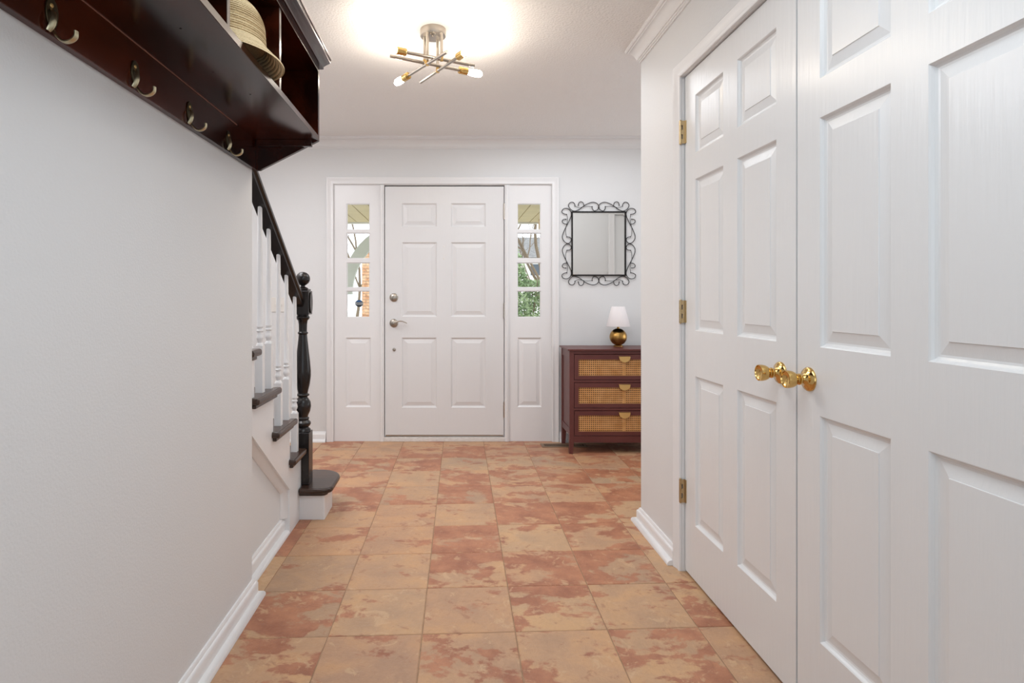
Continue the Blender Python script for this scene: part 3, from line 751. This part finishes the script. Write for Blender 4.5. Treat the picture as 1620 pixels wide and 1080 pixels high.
# table lamp
lx, ly, lz = 1.285, 4.545, .770
lp = empty('table_lamp', (lx, ly, lz), 'small round aged brass table lamp with white cone shade on the dresser', 'lamp')
sp = [(.034, 0), (.036, .002), (.036, .007), (.030, .010)]
for i in range(2, 24):
    a = -PI/2+PI*i/24.6; sp.append((.0655*math.cos(a), .0735+.0655*math.sin(a)))
sp.append((.0115, .138))
MB().lathe(sp, (lx, ly, lz), 'z', 40).build('lamp_base', M['agedbrass'], lp, smooth=True)
MB().lathe([(.010, .136), (.010, .200), (.013, .202), (.013, .235), (.001, .236)], (lx, ly, lz), 'z', 20).build('lamp_neck', M['agedbrass'], lp, smooth=True)
MB().lathe([(.0890, .1555), (.0895, .1545), (.0900, .1560), (.0500, .3060), (.0490, .3070), (.0480, .3060), (.0872, .1570)]+[(.0890, .1555)], (lx, ly, lz), 'z', 48).build('lamp_shade', M['shade'], lp, smooth=True)
spd = MB()
for k in range(3):
    a = 2*PI*k/3; spd.tube([(lx, ly, lz+.235), (lx+.0485*math.cos(a), ly+.0485*math.sin(a), lz+.295)], .0012, 6)
spd.build('shade_spider', M['agedbrass'], lp, smooth=True)

# ------------------------------------------------------------------ wrought iron scroll mirror
mir = empty('wall_mirror', (1.168, YF, 1.577), 'rectangular wall mirror in a black wrought iron scroll frame above the dresser', 'mirror')
fy = 4.672
fx0, fx1, fz0, fz1 = .9575, 1.3795, 1.3255, 1.8275
MB(F_(fy)).sheet([fx0-.006, fx0+.005, fx1-.005, fx1+.006], [fz0-.006, fz0+.005, fz1-.005, fz1+.006], [(fx0+.005, fx1-.005, fz0+.005, fz1-.005)], 0, .016).build('mirror_frame', M['iron'], mir, bevel=.0015)
g = MB(); 
g.T = F_(fy+.004)
g.raised(fx0+.004, fx1-.004, fz0+.004, fz1-.004, [(0, .0105), (0, .0034), (.010, .0028)]).build('mirror_glass', M['mirror'], mir)
MB().box(fx0, fx1, fy+.0125, YF-.001, fz0, fz1).build('mirror_back', M['darkin'], mir)
s_ = 4.672/930/7.2; mcx, mcz = 1.1685, 1.5765
Tc = [(408,118),(410,143),(430,166),(458,160),(478,140),(482,110),(462,82),(420,68),(372,78),(320,105),(262,148),(215,168),(180,162),(150,135),(138,100),(158,72),(190,70),(208,90),(212,112)]
Tl = [(212,112),(240,125),(275,128),(330,115),(408,118)]
Ts = [(315,108),(305,75),(280,62),(258,74),(250,103)]
Lc = [(118,208),(85,200),(62,180),(75,148),(110,138),(145,150),(168,185),(165,235),(130,310),(90,390),(68,460),(85,510),(124,538),(155,525),(170,495),(155,470),(120,463)]
Ll = [(118,208),(125,250),(122,300),(105,370),(108,430),(120,463)]
Ls = [(118,318),(85,312),(66,287),(80,265),(108,262)]
def ball(mb, c, r):
    mb.lathe([(r*math.cos(a)+.0001, r*math.sin(a)) for a in [-PI/2+PI*i/6 for i in range(7)]], c, 'z', 8)
for sx_ in (1, -1):
    for sz_ in (1, -1):
        for cv in ((Tc, Tl, Ts), (Lc, Ll, Ls)):
            mb = MB()
            for i, crv in enumerate(cv):
                P3 = [(mcx+sx_*(px-483)*s_, fy+.007-(.0 if i != 1 else .001), mcz+sz_*(540-py)*s_) for px, py in crv]
                mb.tube(smoothpts(P3, 4), .0029 if i != 1 else .0018, 7)
                if i != 1:
                    ball(mb, P3[0] if i == 0 else P3[-1], .0045)
                    if i == 0: ball(mb, P3[-1], .0045)
            mb.build('scroll', M['iron'], mir, smooth=True)
for x, z in ((mcx, mcz+(540-125)*s_), (mcx, mcz-(540-125)*s_), (mcx-(483-124)*s_, mcz), (mcx+(483-124)*s_, mcz)):
    mb = MB(); ball(mb, (x, fy+.006, z), .0062); mb.build('collar', M['iron'], mir, smooth=True)

# floor register
rg = empty('floor_register', (.866, 4.552, 0), 'brown metal floor register in the tiles at the left foot of the dresser', 'floor vent')
rx0, rx1, ry0, ry1 = .690, 1.045, 4.500, 4.612
MB().sheet([rx0, rx0+.022, rx1-.022, rx1], [ry0, ry0+.020, ry1-.020, ry1], [(rx0+.022, rx1-.022, ry0+.020, ry1-.020)], .0005, .005).build('register_frame', M['register'], rg, bevel=.0015)
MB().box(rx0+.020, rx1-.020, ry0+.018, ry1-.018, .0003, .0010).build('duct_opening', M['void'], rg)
for i in range(23):
    x = rx0+.026+.0134*i
    MB().prism([(x, ry0+.019), (x+.0048, ry0+.019), (x+.0048-.006, ry1-.019), (x-.006, ry1-.019)], 'z', .0012, .0046).build('louver', M['register'], rg)

# ------------------------------------------------------------------ outdoors, through the sidelights
lawn = MB().box(-40, 40, 9.6, 70, -.62, -.5).build('lawn', simple('winter_grass', rgb(206, 208, 196), .95, bump=(8, .05), var=(2.5, rgb(226, 222, 210)))); struct(lawn)
pf = MB().box(-4, 4, 4.84, 9.55, -.5, -.04).build('porch_floor', simple('porch_concrete', rgb(172, 168, 160), .85, bump=(50, .002), var=(4, rgb(150, 146, 140)))); struct(pf)
cream = simple('cream_soffit', rgb(226, 208, 164), .55, bump=(40, .0006), var=(3, rgb(214, 196, 152)))
pc = MB().box(-4, 4, 4.84, 9.1, 2.335, 2.36).build('porch_ceiling', simple('soffit_groove', rgb(150, 134, 100), .8, bump=(40, .0006))); struct(pc)
for i in range(-12, 12):
    x = .175+i*.205
    MB().box(x+.003, x+.198, 4.85, 9.08, 2.318, 2.3345).build('plank', cream, pc, bevel=.003)
struct(MB().box(-4, 4, 9.10, 9.18, 2.30, 2.50).build('trim_12', simple('fascia_paint', rgb(232, 228, 218), .5, bump=(30, .0004))))
ptrim = simple('porch_trim_paint', rgb(206, 210, 200), .6, bump=(30, .0006))
# porch post with an arched brace
def post_brace(x0, sgn, label):
    e = empty('porch_post', (x0, 8.95, -.04), label, 'post', 'porch posts')
    MB().box(x0-.06, x0+.06, 8.89, 9.01, -.04, 2.318).build('post_shaft', ptrim, e, bevel=.006)
    n = 14; cx, cz, ro, ri = x0+sgn*1.02, 1.20, 1.02-.055, .80
    po = [(cx-sgn*ro*math.cos(a), cz+ro*1.12*math.sin(a)) for a in [PI/2*i/n for i in range(n+1)]]
    pi_ = [(cx-sgn*ri*math.cos(a), cz+ri*1.12*math.sin(a)) for a in [PI/2*i/n for i in range(n, -1, -1)]]
    MB().prism(po+pi_, 'y', 8.90, 9.00).build('arched_brace', ptrim, e)
    return e
e = post_brace(-1.735, 1, 'pale porch post with an arched brace seen through the left sidelight')
e['group'] = ''; del e['group']
tan = simple('tan_beam', rgb(196, 168, 128), .7, bump=(30, .0008))
setprops(MB().box(1.30, 2.2, 8.7, 8.84, 2.12, 2.317).build('porch_beam', tan, bevel=.006), 'tan porch beam end below the soffit outside the right sidelight', 'beam')
# brick house corner seen left
bh = empty('brick_wall', (-1.1, 14, -.5), 'sunlit orange brick wall standing beyond the porch, left of the door', 'wall')
MB().box(-2.14, -.2, 14.02, 14.4, -.5, 2.30).build('mortar_core', simple('mortar', rgb(226, 212, 190), .9, bump=(60, .002)), bh)
bb = MB(); bl, bhgt = .20, .062
for r in range(38):
    for c in range(10):
        x = -2.145+(c-.5*(r % 2))*(bl+.01); x0 = max(x, -2.145); x1 = min(x+bl, -.2)
        if x1-x0 < .03: continue
        z = -.5+r*(bhgt+.0115); d = random.uniform(0, .006)
        bb.box(x0, x1, 14.0-d, 14.03, z, z+bhgt)
q = bb.build('brickwork', simple('orange_brick', rgb(196, 140, 100), .9, bump=(60, .003), var=(9, rgb(232, 196, 158))), bh); q['kind'] = 'stuff'
MB().box(-2.2, -.15, 13.94, 14.45, 2.30, 2.36).build('coping', simple('coping_stone', rgb(230, 226, 216), .8, bump=(30, .001)), bh)
# leafless trees
bark = simple('pale_bark', rgb(120, 104, 84), .9, bump=(30, .004), var=(6, rgb(120, 104, 86)))
def bare_tree(name, loc, h, seed, label, lean=0, r0=.09):
    rnd = random.Random(seed); e = empty(name, loc, label, 'tree'); tr_ = MB(); tw_ = MB()
    def grow(p, d, L_, r, lvl):
        pts = [p]; q = p.copy(); dd = d.copy()
        for i in range(5):
            dd = (dd+Vector((rnd.uniform(-.16, .16), rnd.uniform(-.16, .16), rnd.uniform(-.04, .10)))).normalized()
            q = q+dd*L_/5; pts.append(q.copy())
        (tr_ if lvl < 2 else tw_).tube(pts, [r*(1-.5*i/5) for i in range(6)], 7 if lvl < 2 else 4)
        if lvl < 4:
            for k in range(4):
                t = rnd.randint(2, 5); ang = rnd.uniform(0, 2*PI); s = rnd.uniform(.55, 1.0)
                nd = (dd+Vector((math.cos(ang), math.sin(ang), rnd.uniform(-.1, .5)))*s).normalized()
                grow(pts[t], nd, L_*rnd.uniform(.52, .72), r*.50, lvl+1)
    base = Vector(loc); grow(base, Vector((lean, 0, 1)).normalized(), h, r0, 0)
    tr_.build('trunk', bark, e, smooth=True); o = tw_.build('twigs', bark, e, smooth=True); o['kind'] = 'stuff'
    return e
bare_tree('bare_tree', (-2.50, 12.3, -.5), 1.9, 3, 'leafless tree left of the orange brick wall outside the left sidelight', -.10, .04)
bare_tree('bare_tree', (2.9, 17.0, -.5), 3.2, 11, 'tall leafless tree rising behind the green shrub outside the right sidelight', -.1, .09)
bare_tree('bare_tree', (-3.7, 22.0, -.5), 3.4, 19, 'distant leafless tree far beyond the porch post', .1, .07)
# evergreen shrub
lf = simple('evergreen_leaf', rgb(120, 146, 98), .6, bump=(40, .001), var=(3.5, rgb(190, 206, 160)))
sh = empty('evergreen_shrub', (1.55, 11.6, -.5), 'large green broadleaf evergreen shrub outside the right sidelight', 'shrub')
rnd = random.Random(5); lm = MB()
for i in range(6500):
    a = rnd.uniform(0, 2*PI); t = rnd.uniform(0, 1)**.5; zz = rnd.uniform(0, 1)
    R = .95*(1-.75*max(0, zz-.25))*(.82+.18*math.sin(5*a+8*zz))
    c = Vector((1.40+R*t*math.cos(a)*1.0, 11.6+R*t*math.sin(a)*.7, -.45+2.62*zz))
    if c.z > 1.50 and c.x > 1.50-.35*(c.z-1.5): continue
    u = Vector((rnd.gauss(0, 1), rnd.gauss(0, 1), rnd.gauss(0, .6))).normalized(); v = u.cross(Vector((rnd.gauss(0, 1), rnd.gauss(0, 1), rnd.gauss(0, 1)))).normalized()
    L_ = rnd.uniform(.035, .06); W_ = L_*.42; nrm = u.cross(v)*.006
    lm.add([c-u*L_, c+v*W_+nrm, c+u*L_, c-v*W_+nrm, c-nrm], [(0, 1, 4), (1, 2, 4), (2, 3, 4), (3, 0, 4)])
q = lm.build('foliage', lf, sh); q['kind'] = 'stuff'
stm = MB()
for k in range(6):
    a = k*PI/3; stm.tube([(1.4, 11.6, -.5), (1.4+.3*math.cos(a), 11.6+.2*math.sin(a), .6), (1.4+.5*math.cos(a), 11.6+.35*math.sin(a), 1.5)], [.03, .02, .008], 6)
stm.build('stems', bark, sh, smooth=True)
# neighbouring house beyond the shrub
nh = empty('neighbour_house', (4.5, 26, -.5), 'grey roofed pale house with a dark window behind the green shrub', 'house')
MB(F_(26)).sheet([2.0, 3.42, 4.02, 9.0], [-.5, 2.10, 2.72, 2.95], [(3.42, 4.02, 2.10, 2.72)], 0, .2).build('house_wall', simple('pale_siding', rgb(226, 224, 216), .8, bump=(20, .003)), nh)
rf = MB().prism([(25.6, 2.93), (28.5, 4.1), (28.5, 3.9), (25.8, 2.85)], 'x', 1.6, 9.3).build('roof', simple('grey_shingle', rgb(118, 116, 114), .9, bump=(14, .02), var=(10, rgb(146, 144, 140))), nh)
hw = MB(F_(26.02)).sheet([3.42, 3.48, 3.96, 4.02], [2.10, 2.16, 2.66, 2.72], [(3.48, 3.96, 2.16, 2.66)], 0, .08).build('window', simple('house_window_trim', rgb(240, 240, 238), .6, bump=(20, .001)), nh)
MB().box(3.48, 3.96, 26.08, 26.10, 2.16, 2.66).build('pane', simple('dark_far_glass', rgb(78, 88, 98), .12, bump=(2, .001)), hw)
